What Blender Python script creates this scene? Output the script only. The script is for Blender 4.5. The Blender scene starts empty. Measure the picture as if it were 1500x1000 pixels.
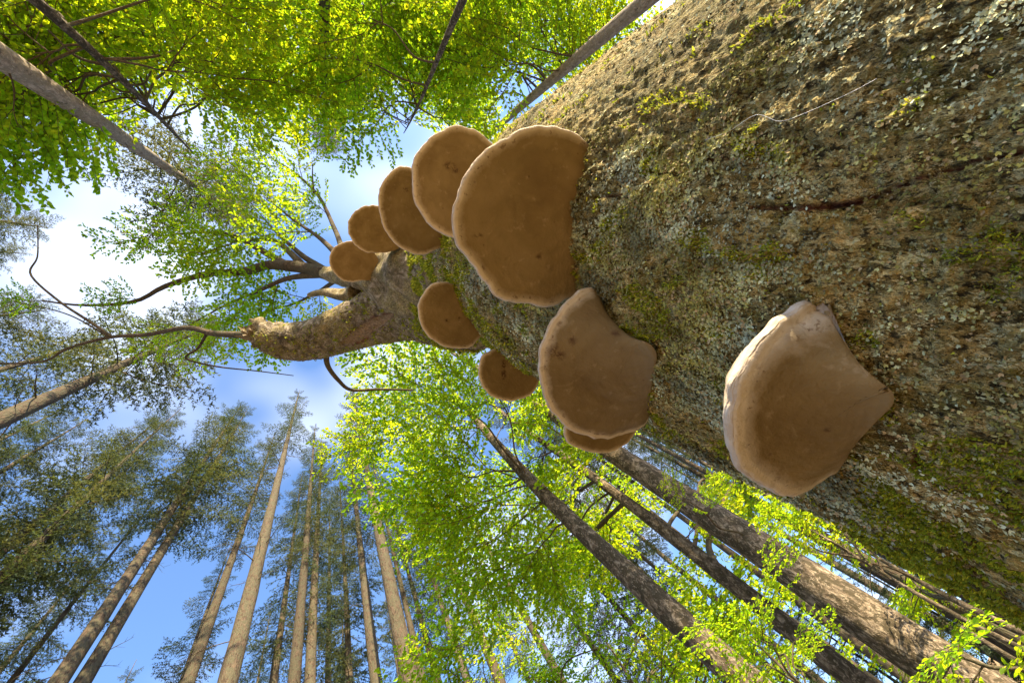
import bpy, math, random
import numpy as np
from mathutils import Matrix, Vector
rnd = random.Random(7)
rng = np.random.default_rng(11)
D2R = math.pi / 180
# ------------------------------------------------------------------ camera
F = 583.0                      # focal length in pixels of a 1500 px wide picture (14 mm)
ZEN = (482.0, 400.0)           # where all upright trunks converge
HC = 0.85                      # camera height above the ground
zc = np.array([ZEN[0] - 750, 500 - ZEN[1], -F]); zc /= np.linalg.norm(zc)
xw = np.array([1.0, 0, 0]) - zc[0] * zc; xw /= np.linalg.norm(xw)
RC = np.array([xw, np.cross(zc, xw), zc])
def ray(px, py):
    v = RC @ np.array([px - 750.0, 500.0 - py, -F]); return v / np.linalg.norm(v)
CAM = np.array([0, 0, HC])
def at_h(px, py, h):           # point on the ray at height h above the camera
    v = ray(px, py); return CAM + v * (h / v[2])
def at_d(px, py, d):           # point on the ray at slant distance d
    return CAM + ray(px, py) * d
def azim(px, py):
    v = ray(px, py); return math.atan2(v[1], v[0])
def zenith(px, py):
    return math.acos(ray(px, py)[2])
sc = bpy.context.scene
cd = bpy.data.cameras.new('camera'); cam = bpy.data.objects.new('camera', cd); sc.collection.objects.link(cam)
cd.sensor_width = 36.0; cd.lens = F / 1500 * 36; cd.clip_start = 0.01; cd.clip_end = 3000
M4 = Matrix(RC.tolist()).to_4x4(); M4.translation = Vector((0, 0, HC)); cam.matrix_world = M4
sc.camera = cam
# ------------------------------------------------------------------ light
SUN_AZ, SUN_EL = -85 * D2R, 30 * D2R
world = bpy.data.worlds.new('World'); sc.world = world; world.use_nodes = True
wn = world.node_tree.nodes; wl = world.node_tree.links
bg = wn['Background']
sky = wn.new('ShaderNodeTexSky'); sky.sky_type = 'NISHITA'; sky.sun_disc = False
sky.sun_elevation = SUN_EL; sky.sun_rotation = math.pi / 2 - SUN_AZ
sky.air_density = 1.0; sky.dust_density = 0.6; sky.ozone_density = 5.0
tc = wn.new('ShaderNodeTexCoord'); cn = wn.new('ShaderNodeTexNoise'); cn.inputs['Scale'].default_value = 2.0; cn.inputs['Detail'].default_value = 2.5; cn.inputs['Roughness'].default_value = 0.55
cmap = wn.new('ShaderNodeMapping'); cmap.inputs['Location'].default_value = (0.1, 0.55, 0.3); cmap.inputs['Scale'].default_value = (1, 1, 1.6)
wl.new(tc.outputs['Generated'], cmap.inputs[0]); wl.new(cmap.outputs[0], cn.inputs['Vector'])
cr = wn.new('ShaderNodeValToRGB'); cr.color_ramp.elements[0].position = 0.46; cr.color_ramp.elements[0].color = (0, 0, 0, 1); cr.color_ramp.elements[1].position = 0.74; cr.color_ramp.elements[1].color = (0.85, 0.85, 0.85, 1)
wl.new(cn.outputs['Fac'], cr.inputs[0])
cmix = wn.new('ShaderNodeMix'); cmix.data_type = 'RGBA'; wl.new(cr.outputs[0], cmix.inputs[0]); wl.new(sky.outputs[0], cmix.inputs[6]); cmix.inputs[7].default_value = (3.4, 3.6, 4.1, 1)   # thin drifting cloud
wl.new(cmix.outputs[2], bg.inputs[0]); bg.inputs[1].default_value = 0.125
sd = bpy.data.lights.new('sun', 'SUN'); sun = bpy.data.objects.new('sun', sd); sc.collection.objects.link(sun)
sd.energy = 5.0; sd.angle = 0.5 * D2R; sd.color = (1.0, 0.80, 0.50)
sdir = Vector((math.cos(SUN_AZ) * math.cos(SUN_EL), math.sin(SUN_AZ) * math.cos(SUN_EL), math.sin(SUN_EL)))
sun.rotation_euler = sdir.to_track_quat('Z', 'Y').to_euler(); sun.location = (0, -30, 40)
vs = sc.view_settings; vs.view_transform = 'Standard'; vs.look = 'None'; vs.gamma = 1; vs.use_curve_mapping = False
vs.exposure = 2.05
sc.cycles.max_bounces = 8; sc.cycles.transmission_bounces = 6; sc.cycles.diffuse_bounces = 5

# ------------------------------------------------------------------ helpers
COL = sc.collection
def tag(o, label=None, cat=None, group=None, kind=None):
    if label: o['label'] = label
    if cat: o['category'] = cat
    if group: o['group'] = group
    if kind: o['kind'] = kind
    return o
def empty(name, loc=(0, 0, 0)):
    o = bpy.data.objects.new(name, None); COL.objects.link(o); o.location = loc; o.empty_display_size = 0.2; return o
def link(name, me, parent=None):
    o = bpy.data.objects.new(name, me); COL.objects.link(o)
    if parent: o.parent = parent
    return o
def mesh(name, V, faces, mats, mat_idx=None, cols=None, smooth=True, attrs=None):
    """V (n,3); faces: (m,k) array or list of such arrays"""
    me = bpy.data.meshes.new(name)
    V = np.asarray(V, dtype=np.float32)
    fl = faces if isinstance(faces, list) else [faces]
    fl = [np.asarray(f, dtype=np.int32) for f in fl if len(f)]
    loops = np.concatenate([f.ravel() for f in fl]); tot = np.concatenate([np.full(len(f), f.shape[1]) for f in fl]).astype(np.int32)
    st = np.concatenate([[0], np.cumsum(tot)[:-1]]).astype(np.int32)
    me.vertices.add(len(V)); me.vertices.foreach_set('co', V.ravel())
    me.loops.add(len(loops)); me.loops.foreach_set('vertex_index', loops)
    me.polygons.add(len(tot)); me.polygons.foreach_set('loop_start', st)
    try: me.polygons.foreach_set('loop_total', tot)
    except Exception: pass
    if mat_idx is not None: me.polygons.foreach_set('material_index', np.asarray(mat_idx, dtype=np.int32))
    me.update(calc_edges=True)
    me.polygons.foreach_set('use_smooth', np.full(len(tot), smooth, dtype=bool))
    for m in (mats if isinstance(mats, (list, tuple)) else [mats]): me.materials.append(m)
    if cols is not None:
        a = me.color_attributes.new('tint', 'FLOAT_COLOR', 'POINT')
        c = np.ones((len(V), 4), dtype=np.float32); c[:, :cols.shape[1]] = cols; a.data.foreach_set('color', c.ravel())
    for k, v in (attrs or {}).items():
        a = me.attributes.new(k, 'FLOAT', 'POINT'); a.data.foreach_set('value', np.asarray(v, dtype=np.float32))
    me.update()
    return me
def _hash(ix, iy, iz, s):
    h = (ix * 374761393 + iy * 668265263 + iz * 2147483647 + s * 1274126177) & 0xFFFFFFFF
    h = ((h ^ (h >> 13)) * 1274126177) & 0xFFFFFFFF
    return (h ^ (h >> 16)) & 0xFFFFFFFF
GR = np.array([[1,1,0],[-1,1,0],[1,-1,0],[-1,-1,0],[1,0,1],[-1,0,1],[1,0,-1],[-1,0,-1],[0,1,1],[0,-1,1],[0,1,-1],[0,-1,-1]], dtype=np.float32)
def perlin(p, s=0):
    p = np.asarray(p, dtype=np.float64); i = np.floor(p).astype(np.int64); f = p - i
    u = f * f * f * (f * (f * 6 - 15) + 10); out = 0
    for dx in (0, 1):
        for dy in (0, 1):
            for dz in (0, 1):
                g = GR[_hash(i[..., 0] + dx, i[..., 1] + dy, i[..., 2] + dz, s) % 12]
                d = g[..., 0] * (f[..., 0] - dx) + g[..., 1] * (f[..., 1] - dy) + g[..., 2] * (f[..., 2] - dz)
                w = (u[..., 0] if dx else 1 - u[..., 0]) * (u[..., 1] if dy else 1 - u[..., 1]) * (u[..., 2] if dz else 1 - u[..., 2])
                out = out + d * w
    return out
def fbm(p, o=3, s=0):
    r = 0; a = 1
    for k in range(o): r = r + a * perlin(np.asarray(p) * 2 ** k, s + k); a *= 0.5
    return r
def frames(P):
    P = np.asarray(P, float); T = np.gradient(P, axis=0); T /= np.linalg.norm(T, axis=1)[:, None] + 1e-12
    A = np.zeros_like(T); ref = np.array([1.0, 0, 0]) if abs(T[0][0]) < 0.9 else np.array([0, 1.0, 0])
    for i in range(len(T)):
        a = ref - T[i] * (ref @ T[i]); a /= np.linalg.norm(a) + 1e-12; A[i] = a; ref = a
    return T, A, np.cross(T, A)
def tube(P, r, n=8, wob=0.0, seed=0, cap=True):
    P = np.asarray(P, float); r = np.broadcast_to(np.asarray(r, float), (len(P),)); T, A, B = frames(P)
    ph = np.arange(n) / n * 2 * math.pi
    dirs = A[:, None] * np.cos(ph)[None, :, None] + B[:, None] * np.sin(ph)[None, :, None]
    rr = np.repeat(r[:, None], n, 1)
    if wob: rr = rr * (1 + wob * fbm(np.stack([np.cos(ph)[None] * 1.3 + 0 * rr, np.sin(ph)[None] * 1.3 + 0 * rr, np.repeat(P[:, 2:3] * 2.2, n, 1)], -1), 3, seed))
    V = (P[:, None] + dirs * rr[..., None]).reshape(-1, 3)
    i = np.arange(len(P) - 1)[:, None] * n; j = np.arange(n)[None]; k = (j + 1) % n
    Q = np.stack([i + j, i + k, i + n + k, i + n + j], -1).reshape(-1, 4)
    fs = [Q]
    if cap:
        V = np.vstack([V, P[:1], P[-1:]]); m = len(P) * n
        jj = np.arange(n); kk = (jj + 1) % n; b = (len(P) - 1) * n
        fs.append(np.concatenate([np.stack([kk, jj, np.full(n, m)], -1), np.stack([b + jj, b + kk, np.full(n, m + 1)], -1)]))
    return V, fs
class Acc:                       # collects geometry into one mesh
    def __init__(s): s.V = []; s.F = {3: [], 4: []}; s.M = {3: [], 4: []}; s.C = []; s.n = 0
    def add(s, V, fs, m=0, c=(1, 1, 1)):
        V = np.asarray(V, float)
        for f in (fs if isinstance(fs, list) else [fs]):
            f = np.asarray(f); 
            if len(f): s.F[f.shape[1]].append(f + s.n); s.M[f.shape[1]].append(np.full(len(f), m))
        c = np.asarray(c, float); s.C.append(np.broadcast_to(c, (len(V), 3))); s.V.append(V); s.n += len(V)
    def build(s, name, mats, smooth=True):
        fl = []; mi = []
        for k in (3, 4):
            if s.F[k]: fl.append(np.concatenate(s.F[k])); mi.append(np.concatenate(s.M[k]))
        return mesh(name, np.concatenate(s.V), fl, mats, np.concatenate(mi), np.concatenate(s.C), smooth)
def spline(P, n):
    P = np.asarray(P, float); t = np.linspace(0, len(P) - 1, n); out = []
    for x in t:
        i = min(int(x), len(P) - 2); f = x - i
        p0 = P[max(i - 1, 0)]; p1 = P[i]; p2 = P[i + 1]; p3 = P[min(i + 2, len(P) - 1)]
        out.append(0.5 * (2 * p1 + (p2 - p0) * f + (2 * p0 - 5 * p1 + 4 * p2 - p3) * f * f + (3 * p1 - p0 - 3 * p2 + p3) * f ** 3))
    return np.array(out)

# ------------------------------------------------------------------ materials
class NT:
    def __init__(s, name):
        s.m = bpy.data.materials.new(name); s.m.use_nodes = True; s.t = s.m.node_tree; s.n = s.t.nodes; s.l = s.t.links
        s.b = s.n['Principled BSDF']; s.out = s.n['Material Output']
        s.co = s.n.new('ShaderNodeTexCoord').outputs['Object']; s.oi = s.n.new('ShaderNodeObjectInfo')
    def val(s, sock, x):
        if hasattr(x, 'is_output'): s.l.new(x, sock)
        else: sock.default_value = (*x, 1) if isinstance(x, tuple) and len(x) == 3 and sock.type == 'RGBA' else x
    def mapping(s, scale=(1, 1, 1), src=None, rnd_off=False):
        mp = s.n.new('ShaderNodeMapping'); s.l.new(src or s.co, mp.inputs[0]); mp.inputs['Scale'].default_value = scale
        if rnd_off:
            mu = s.n.new('ShaderNodeVectorMath'); mu.operation = 'SCALE'; mu.inputs[0].default_value = (37, 51, 23); s.l.new(s.oi.outputs['Random'], mu.inputs['Scale'])
            s.l.new(mu.outputs[0], mp.inputs['Location'])
        return mp.outputs[0]
    def noise(s, sc_, det=4, rough=0.6, vec=None, dist=0.0):
        n = s.n.new('ShaderNodeTexNoise'); n.inputs['Scale'].default_value = sc_; n.inputs['Detail'].default_value = det; n.inputs['Roughness'].default_value = rough
        n.inputs['Distortion'].default_value = dist; s.l.new(vec or s.co, n.inputs['Vector']); return n.outputs['Fac']
    def voro(s, sc_, vec=None, feat='F1', out='Distance'):
        n = s.n.new('ShaderNodeTexVoronoi'); n.feature = feat; n.inputs['Scale'].default_value = sc_; s.l.new(vec or s.co, n.inputs['Vector']); return n.outputs[out]
    def ramp(s, fac, pts):
        r = s.n.new('ShaderNodeValToRGB'); e = r.color_ramp.elements
        while len(e) < len(pts): e.new(0.5)
        for q, (p, c) in zip(e, pts): q.position = p; q.color = (*c, 1) if isinstance(c, tuple) else (c, c, c, 1)
        s.l.new(fac, r.inputs[0]); return r.outputs[0]
    def mix(s, f, a, b, mode='MIX'):
        m = s.n.new('ShaderNodeMix'); m.data_type = 'RGBA'; m.blend_type = mode
        s.val(m.inputs[0], f); s.val(m.inputs[6], a); s.val(m.inputs[7], b); return m.outputs[2]
    def math(s, op, a, b=0.0):
        m = s.n.new('ShaderNodeMath'); m.operation = op; s.val(m.inputs[0], a); s.val(m.inputs[1], b); return m.outputs[0]
    def attr(s, name, out='Color'):
        a = s.n.new('ShaderNodeAttribute'); a.attribute_name = name; return a.outputs[out]
    def bump(s, h, strength=0.5, dist=0.01, prev=None):
        b = s.n.new('ShaderNodeBump'); b.inputs['Strength'].default_value = strength; b.inputs['Distance'].default_value = dist
        s.l.new(h, b.inputs['Height'])
        if prev: s.l.new(prev, b.inputs['Normal'])
        return b.outputs[0]
    def finish(s, col, rough=0.8, nrm=None, spec=0.3):
        s.val(s.b.inputs['Base Color'], col); s.val(s.b.inputs['Roughness'], rough); s.b.inputs['Specular IOR Level'].default_value = spec
        if nrm: s.l.new(nrm, s.b.inputs['Normal'])
        return s.m

def mat_snag():
    s = NT('old_beech_bark'); v = s.mapping((1, 1, 0.55)); 
    n1 = s.noise(10, 6, 0.7, v); n2 = s.noise(75, 5, 0.75, v, 0.4); n3 = s.noise(230, 4, 0.7, v); n4 = s.noise(600, 3, 0.7)
    base = s.ramp(n2, [(0.36, (0.06, 0.046, 0.022)), (0.44, (0.20, 0.155, 0.07)), (0.53, (0.40, 0.31, 0.15)), (0.63, (0.60, 0.51, 0.33))])
    och = s.ramp(s.noise(110, 4, 0.7, v), [(0.36, (0.12, 0.085, 0.036)), (0.52, (0.36, 0.255, 0.11)), (0.66, (0.52, 0.41, 0.24))])
    c = s.mix(s.ramp(n1, [(0.45, 0.0), (0.62, 0.8)]), base, och)
    green = s.ramp(n3, [(0.38, (0.05, 0.055, 0.014)), (0.62, (0.20, 0.20, 0.05))])
    c = s.mix(s.ramp(s.noise(26, 6, 0.75, v, 0.8), [(0.47, 0.0), (0.60, 0.75)]), c, green)
    lich = s.ramp(s.noise(60, 6, 0.75, v, 0.5), [(0.53, 0.0), (0.60, 1.0)])
    lc = s.ramp(n4, [(0.38, (0.18, 0.19, 0.12)), (0.62, (0.46, 0.49, 0.37))])
    c = s.mix(s.math('MULTIPLY', lich, 0.65), c, lc)
    def crumbs(scale, thr, pal):                      # crust lichen and bark crumbs, each with its own colour
        d_ = s.n.new('ShaderNodeMix'); d_.data_type = 'VECTOR'; d_.inputs[0].default_value = 0.018
        nz = s.n.new('ShaderNodeTexNoise'); nz.inputs['Scale'].default_value = scale * .8; s.l.new(v, nz.inputs['Vector']); s.l.new(v, d_.inputs[4]); s.l.new(nz.outputs['Color'], d_.inputs[5])
        vo = s.n.new('ShaderNodeTexVoronoi'); vo.inputs['Scale'].default_value = scale; s.l.new(d_.outputs[1], vo.inputs['Vector'])
        sp_ = s.n.new('ShaderNodeSeparateColor'); s.l.new(vo.outputs['Color'], sp_.inputs[0])
        return s.ramp(sp_.outputs[0], pal), s.ramp(sp_.outputs[1], [(thr - .02, 0.0), (thr + .02, 0.85)]), vo.outputs['Distance']
    c1, f1, h1 = crumbs(190, .50, [(0.0, (0.04, 0.034, 0.018)), (0.3, (0.13, 0.11, 0.05)), (0.55, (0.30, 0.25, 0.12)), (0.8, (0.42, 0.40, 0.27)), (1.0, (0.55, 0.56, 0.44))])
    big = s.noise(13, 5, 0.7, v, 0.6)
    c = s.mix(s.math('MULTIPLY', f1, s.ramp(big, [(0.36, 0.25), (0.58, 1.0)])), c, c1)
    c2, f2, h2 = crumbs(420, .58, [(0.0, (0.03, 0.026, 0.014)), (0.45, (0.16, 0.14, 0.06)), (0.75, (0.40, 0.34, 0.19)), (1.0, (0.60, 0.60, 0.48))])
    c = s.mix(s.math('MULTIPLY', f2, s.ramp(big, [(0.42, 1.0), (0.62, 0.35)])), c, c2)
    c = s.mix(1.0, c, s.ramp(s.noise(7, 4, 0.6, v, 0.4), [(0.34, (0.66, 0.64, 0.48)), (0.5, (1.06, 1.04, 0.82)), (0.66, (1.42, 1.28, 0.90))]), 'MULTIPLY')
    c = s.mix(s.ramp(n3, [(0.38, 0.9), (0.47, 0.0)]), c, (0.022, 0.018, 0.009))
    c = s.mix(s.ramp(s.attr('groove', 'Fac'), [(0.15, 0.0), (0.7, 1.0)]), c, (0.15, 0.058, 0.03))
    wood = s.ramp(s.noise(14, 5, 0.65, s.mapping((6, 6, 1.2))), [(0.3, (0.11, 0.08, 0.055)), (0.5, (0.30, 0.225, 0.155)), (0.7, (0.46, 0.37, 0.27))])
    c = s.mix(s.attr('wood', 'Fac'), c, wood)
    pale = s.ramp(s.noise(24, 5, 0.7, v, 0.6), [(0.36, (0.04, 0.033, 0.024)), (0.47, (0.12, 0.098, 0.07)), (0.56, (0.26, 0.22, 0.17)), (0.66, (0.46, 0.42, 0.35))])
    c = s.mix(s.math('MULTIPLY', s.attr('pale', 'Fac'), s.ramp(n1, [(0.42, 0.25), (0.55, 0.95)])), c, pale)
    b = s.bump(n2, 0.8, 0.010); b = s.bump(n3, 1.0, 0.006, b); b = s.bump(n4, 0.8, 0.0025, b); b = s.bump(h1, 0.7, 0.003, b)
    return s.finish(c, 0.92, b, 0.15)
def mat_tint(name, rough=0.9, sss=0.0, var=0.25, nsc=300, transl=0.0, spec=0.2):
    s = NT(name); c = s.attr('tint'); k = s.ramp(s.noise(nsc, 3, 0.6), [(0.3, 1 - var), (0.7, 1 + var)])
    c = s.mix(1.0, c, k, 'MULTIPLY'); m = s.finish(c, rough, None, spec)
    if transl:
        tr = s.n.new('ShaderNodeBsdfTranslucent'); s.l.new(c, tr.inputs[0]); mx = s.n.new('ShaderNodeMixShader'); mx.inputs[0].default_value = transl
        s.l.new(s.b.outputs[0], mx.inputs[1]); s.l.new(tr.outputs[0], mx.inputs[2]); s.l.new(mx.outputs[0], s.out.inputs[0])
    return m
def mat_leaf(name, refl, trans, mixf=0.55):
    s = NT(name); t = s.attr('tint')
    hue = s.ramp(s.oi.outputs['Random'], [(0.0, (0.80, 0.92, 0.8)), (0.5, (1.0, 1.0, 1.0)), (1.0, (1.22, 1.06, 0.9))])
    k = s.mix(1.0, t, hue, 'MULTIPLY')
    s.finish(s.mix(1.0, k, refl, 'MULTIPLY'), 0.6, None, 0.12)
    tr = s.n.new('ShaderNodeBsdfTranslucent'); s.l.new(s.mix(1.0, k, trans, 'MULTIPLY'), tr.inputs[0])
    mx = s.n.new('ShaderNodeMixShader'); mx.inputs[0].default_value = mixf
    s.l.new(s.b.outputs[0], mx.inputs[1]); s.l.new(tr.outputs[0], mx.inputs[2]); s.l.new(mx.outputs[0], s.out.inputs[0]); return s.m
def mat_bark(name, dark, mid, light, patch, vs_=(7, 7, 2.2), scaly=True):
    s = NT(name); v = s.mapping(vs_, rnd_off=True); w = s.mapping((1, 1, 0.6), rnd_off=True)
    n = s.noise(2.2, 6, 0.65, v, 0.4); n2 = s.noise(9.0, 6, 0.7, w, 0.8); n3 = s.noise(45, 4, 0.65, w)
    c = s.ramp(n, [(0.30, dark), (0.50, mid), (0.68, light)])
    c = s.mix(s.ramp(n2, [(0.46, 0.0), (0.52, 0.9)]), c, patch)
    c = s.mix(s.ramp(s.noise(30, 5, 0.7, w, 0.5), [(0.56, 0.0), (0.62, 0.7)]), c, light)
    c = s.mix(s.ramp(n3, [(0.32, 0.6), (0.42, 0.0)]), c, dark)
    k = s.ramp(s.oi.outputs['Random'], [(0.0, 0.8), (1.0, 1.2)]); c = s.mix(1.0, c, k, 'MULTIPLY')
    b = s.bump(n, 0.8, 0.03)
    if scaly: b = s.bump(s.voro(5.0, v), 0.6, 0.02, b)
    b = s.bump(n3, 0.5, 0.01, b)
    return s.finish(c, 0.9, b, 0.15)
def mat_pore():
    s = NT('fungus_pore_surface'); rim = s.attr('rim', 'Fac'); st = s.attr('stain', 'Fac')
    n = s.noise(14, 5, 0.6, None, 0.3); n2 = s.noise(60, 4, 0.65); n3 = s.noise(900, 2, 0.5)
    c = s.ramp(n, [(0.30, (0.160, 0.108, 0.046)), (0.5, (0.205, 0.145, 0.066)), (0.72, (0.26, 0.190, 0.096))])
    c = s.mix(s.ramp(n2, [(0.62, 0.0), (0.74, 0.35)]), c, (0.46, 0.36, 0.24))
    k = s.ramp(s.oi.outputs['Random'], [(0.0, 0.80), (1.0, 1.15)]); c = s.mix(1.0, c, k, 'MULTIPLY')
    rad = s.attr('rad', 'Fac'); wv = s.math('SINE', s.math('ADD', s.math('MULTIPLY', rad, 34.0), s.math('MULTIPLY', n, 9.0)))
    c = s.mix(1.0, c, s.ramp(s.math('ADD', s.math('MULTIPLY', wv, 0.5), 0.5), [(0.0, 0.97), (1.0, 1.025)]), 'MULTIPLY')
    c = s.mix(s.ramp(s.noise(22, 6, 0.75, None, 1.2), [(0.58, 0.0), (0.70, 0.35)]), c, (0.125, 0.078, 0.03))
    c = s.mix(s.ramp(s.noise(33, 6, 0.75, s.mapping((1.0, 1.3, 1.0), rnd_off=True), 0.8), [(0.60, 0.0), (0.74, 0.4)]), c, (0.38, 0.30, 0.19))
    c = s.mix(s.math('MULTIPLY', st, s.ramp(s.noise(160, 4, 0.7), [(0.42, 0.0), (0.52, 1.0)])), c, (0.07, 0.035, 0.016))
    c = s.mix(s.ramp(s.voro(38, None), [(0.0, 0.75), (0.045, 0.6), (0.07, 0.0)]), c, (0.10, 0.055, 0.025))
    r2 = s.math('ADD', rim, s.math('MULTIPLY', s.math('MULTIPLY', s.math('SUBTRACT', s.noise(45, 5, 0.7), 0.5), 2.2), s.math('SUBTRACT', 1.0, rim)))
    c = s.mix(s.ramp(r2, [(0.42, 0.0), (0.70, 0.28), (0.88, 0.55), (0.99, 0.95)]), c, (0.56, 0.48, 0.37))
    c = s.mix(s.math('MULTIPLY', s.ramp(rim, [(0.55, 0.0), (0.8, 1.0), (0.95, 0.3)]), s.ramp(s.noise(110, 4, 0.7), [(0.56, 0.0), (0.62, 0.8)])), c, (0.12, 0.065, 0.03))
    b = s.bump(n, 0.35, 0.02); b = s.bump(n2, 0.35, 0.004, b); b = s.bump(n3, 0.35, 0.0008, b)
    return s.finish(c, 0.75, b, 0.2)
def mat_crust():
    s = NT('fungus_upper_crust'); v = s.mapping((1, 1, 4))
    n = s.noise(9, 5, 0.6, v, 0.5)
    c = s.ramp(n, [(0.3, (0.10, 0.075, 0.05)), (0.5, (0.27, 0.22, 0.17)), (0.7, (0.42, 0.37, 0.31))])
    c = s.mix(s.ramp(s.attr('rim', 'Fac'), [(0.25, 0.0), (0.9, 1.0)]), c, s.ramp(s.noise(70, 4, 0.65), [(0.3, (0.36, 0.28, 0.20)), (0.6, (0.46, 0.40, 0.33))]))
    b = s.bump(n, 0.6, 0.02); b = s.bump(s.noise(140, 3, 0.6), 0.4, 0.003, b)
    return s.finish(c, 0.8, b, 0.2)
def mat_ground():
    s = NT('leaf_litter'); n = s.noise(0.7, 5, 0.6); n2 = s.noise(14, 5, 0.7, None, 0.6)
    c = s.ramp(n2, [(0.3, (0.10, 0.068, 0.032)), (0.5, (0.32, 0.21, 0.105)), (0.7, (0.48, 0.35, 0.19))])
    c = s.mix(s.ramp(n, [(0.55, 0.0), (0.66, 0.5)]), c, (0.07, 0.10, 0.02))
    return s.finish(c, 0.95, s.bump(n2, 0.9, 0.05), 0.1)
M_SNAG = mat_snag(); M_LICH = mat_tint('lichen_lobes', 0.95, var=0.3); M_MOSS = mat_tint('moss', 0.9, var=0.3, transl=0.35)
M_PORE = mat_pore(); M_CRUST = mat_crust(); M_GROUND = mat_ground()
M_SPRUCE = mat_bark('spruce_bark', (0.020, 0.015, 0.011), (0.058, 0.043, 0.031), (0.105, 0.080, 0.058), (0.062, 0.060, 0.040))
M_PALE = mat_bark('pale_bark', (0.06, 0.048, 0.036), (0.27, 0.22, 0.17), (0.42, 0.36, 0.29), (0.22, 0.19, 0.14), (7, 7, 3), False)
M_BEECH = mat_bark('beech_bark', (0.030, 0.022, 0.015), (0.105, 0.082, 0.058), (0.25, 0.21, 0.16), (0.036, 0.030, 0.018), (8, 8, 5), False)
M_TWIG = mat_bark('twig_bark', (0.025, 0.018, 0.012), (0.07, 0.052, 0.036), (0.13, 0.10, 0.07), (0.07, 0.065, 0.04), (9, 9, 9), False)
M_LEAF = mat_leaf('beech_leaf', (0.10, 0.20, 0.018), (0.47, 0.66, 0.014), 0.64)
M_NEEDLE = mat_leaf('spruce_needles', (0.052, 0.078, 0.044), (0.13, 0.15, 0.035), 0.35)

# ------------------------------------------------------------------ ground
def hill(x, y): return 0.22 * np.clip(x * math.cos(30 * D2R) + y * math.sin(30 * D2R) - 14, 0, 60)
g = 90; xs = np.sinh(np.linspace(-5.5, 5.5, g)) * 3.3
X, Y = np.meshgrid(xs, xs, indexing='ij'); rr = np.hypot(X, Y)
Z = 0.12 * fbm(np.stack([X * 0.35, Y * 0.35, X * 0], -1), 3, 5) * np.clip(rr / 2, 0, 1) - 0.02 + hill(X, Y)
i = np.arange(g - 1)[:, None] * g; j = np.arange(g - 1)[None]
o = link('ground', mesh('ground', np.stack([X, Y, Z], -1).reshape(-1, 3), np.stack([i + j, i + g + j, i + g + j + 1, i + j + 1], -1).reshape(-1, 4), M_GROUND)); o['kind'] = 'structure'
def gz(x, y): return float(0.12 * fbm(np.array([[x * 0.35, y * 0.35, 0.0]]), 3, 5)[0] * min(math.hypot(x, y) / 2, 1) - 0.02 + hill(x, y))

# ------------------------------------------------------------------ the old beech snag with the fungi
RT = 0.40; AZT = -5.2 * D2R; DT = RT / math.sin(34.4 * D2R); CX, CY = DT * math.cos(AZT), DT * math.sin(AZT)
BASE = np.array([CX, CY, 0.0])
def hit(px, py):                 # where a sight line meets the bark (h above the camera)
    v = ray(px, py); A = v[0] ** 2 + v[1] ** 2; b = -(v[0] * CX + v[1] * CY); c = DT * DT - RT * RT; D = b * b - A * c
    t = (-b - math.sqrt(D)) / A if D > 0 else -b / A
    p = v * t; return math.atan2(p[1] - CY, p[0] - CX) % (2 * math.pi), p[2]
# sweep: upright stem, then the top bending over into a broken limb
hs = np.concatenate([np.linspace(-HC - 0.15, -0.06, 30), 0.35 * np.sinh(np.linspace(math.asinh(-0.05 / 0.35), math.asinh(1.95 / 0.35), 640))])
stem = np.stack([np.full(len(hs), CX), np.full(len(hs), CY), hs + HC], -1)
r_stem = np.where(hs < 0, RT + 0.32 * np.clip(-hs / HC, 0, 1.2) ** 2.2, RT - 0.0 * hs)
r_stem = r_stem - np.clip(hs - 0.9, 0, 5) * 0.045
limb_px = [(690, 428, 2.15, .335), (652, 436, 2.45, .305), (612, 444, 2.72, .262), (572, 456, 2.95, .222), (530, 472, 3.15, .190), (490, 487, 3.35, .176), (450, 498, 3.55, .158), (415, 499, 3.72, .152), (388, 490, 3.86, .118), (368, 484, 3.96, .085)]
ctl = [np.append(stem[-60], r_stem[-60]), np.append(stem[-1], r_stem[-1])] + [np.append(at_h(a, b, h), r) for a, b, h, r in limb_px]
lim = spline(ctl, 240)
k0 = np.argmax(lim[:, 2] > stem[-1][2] + 0.004)
P = np.vstack([stem, lim[k0:, :3]]); Rr = np.concatenate([r_stem, lim[k0:, 3]])
NPH = 470; tt = np.linspace(-1, 1, NPH, endpoint=False); PH0 = AZT + math.pi
PHI = PH0 + math.pi * (0.42 * tt + 0.58 * tt ** 3)
T, A_, B_ = frames(P)
dirs = A_[:, None] * np.cos(PHI)[None, :, None] + B_[:, None] * np.sin(PHI)[None, :, None]
base = P[:, None] + dirs * Rr[:, None, None]
HH = np.repeat((P[:, 2] - HC)[:, None], NPH, 1)
q = base.copy(); q[..., 2] *= 0.6
near = np.clip((HH + 0.3) / 0.3, 0, 1)
smooth_side = 1 - 0.6 * np.clip(((PHI - PH0)[None, :] - 0.30) / 0.25, 0, 1)      # sunlit side: smoother bark, fine relief cut to brighten the lit strip
disp = -0.004 + 0.012 * fbm(q * 5, 2, 1) + smooth_side * (0.005 * fbm(q * 32, 2, 3) + 0.0065 * fbm(q * 95, 2, 6) + 0.0050 * np.abs(fbm(q * 200, 2, 9)))
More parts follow.
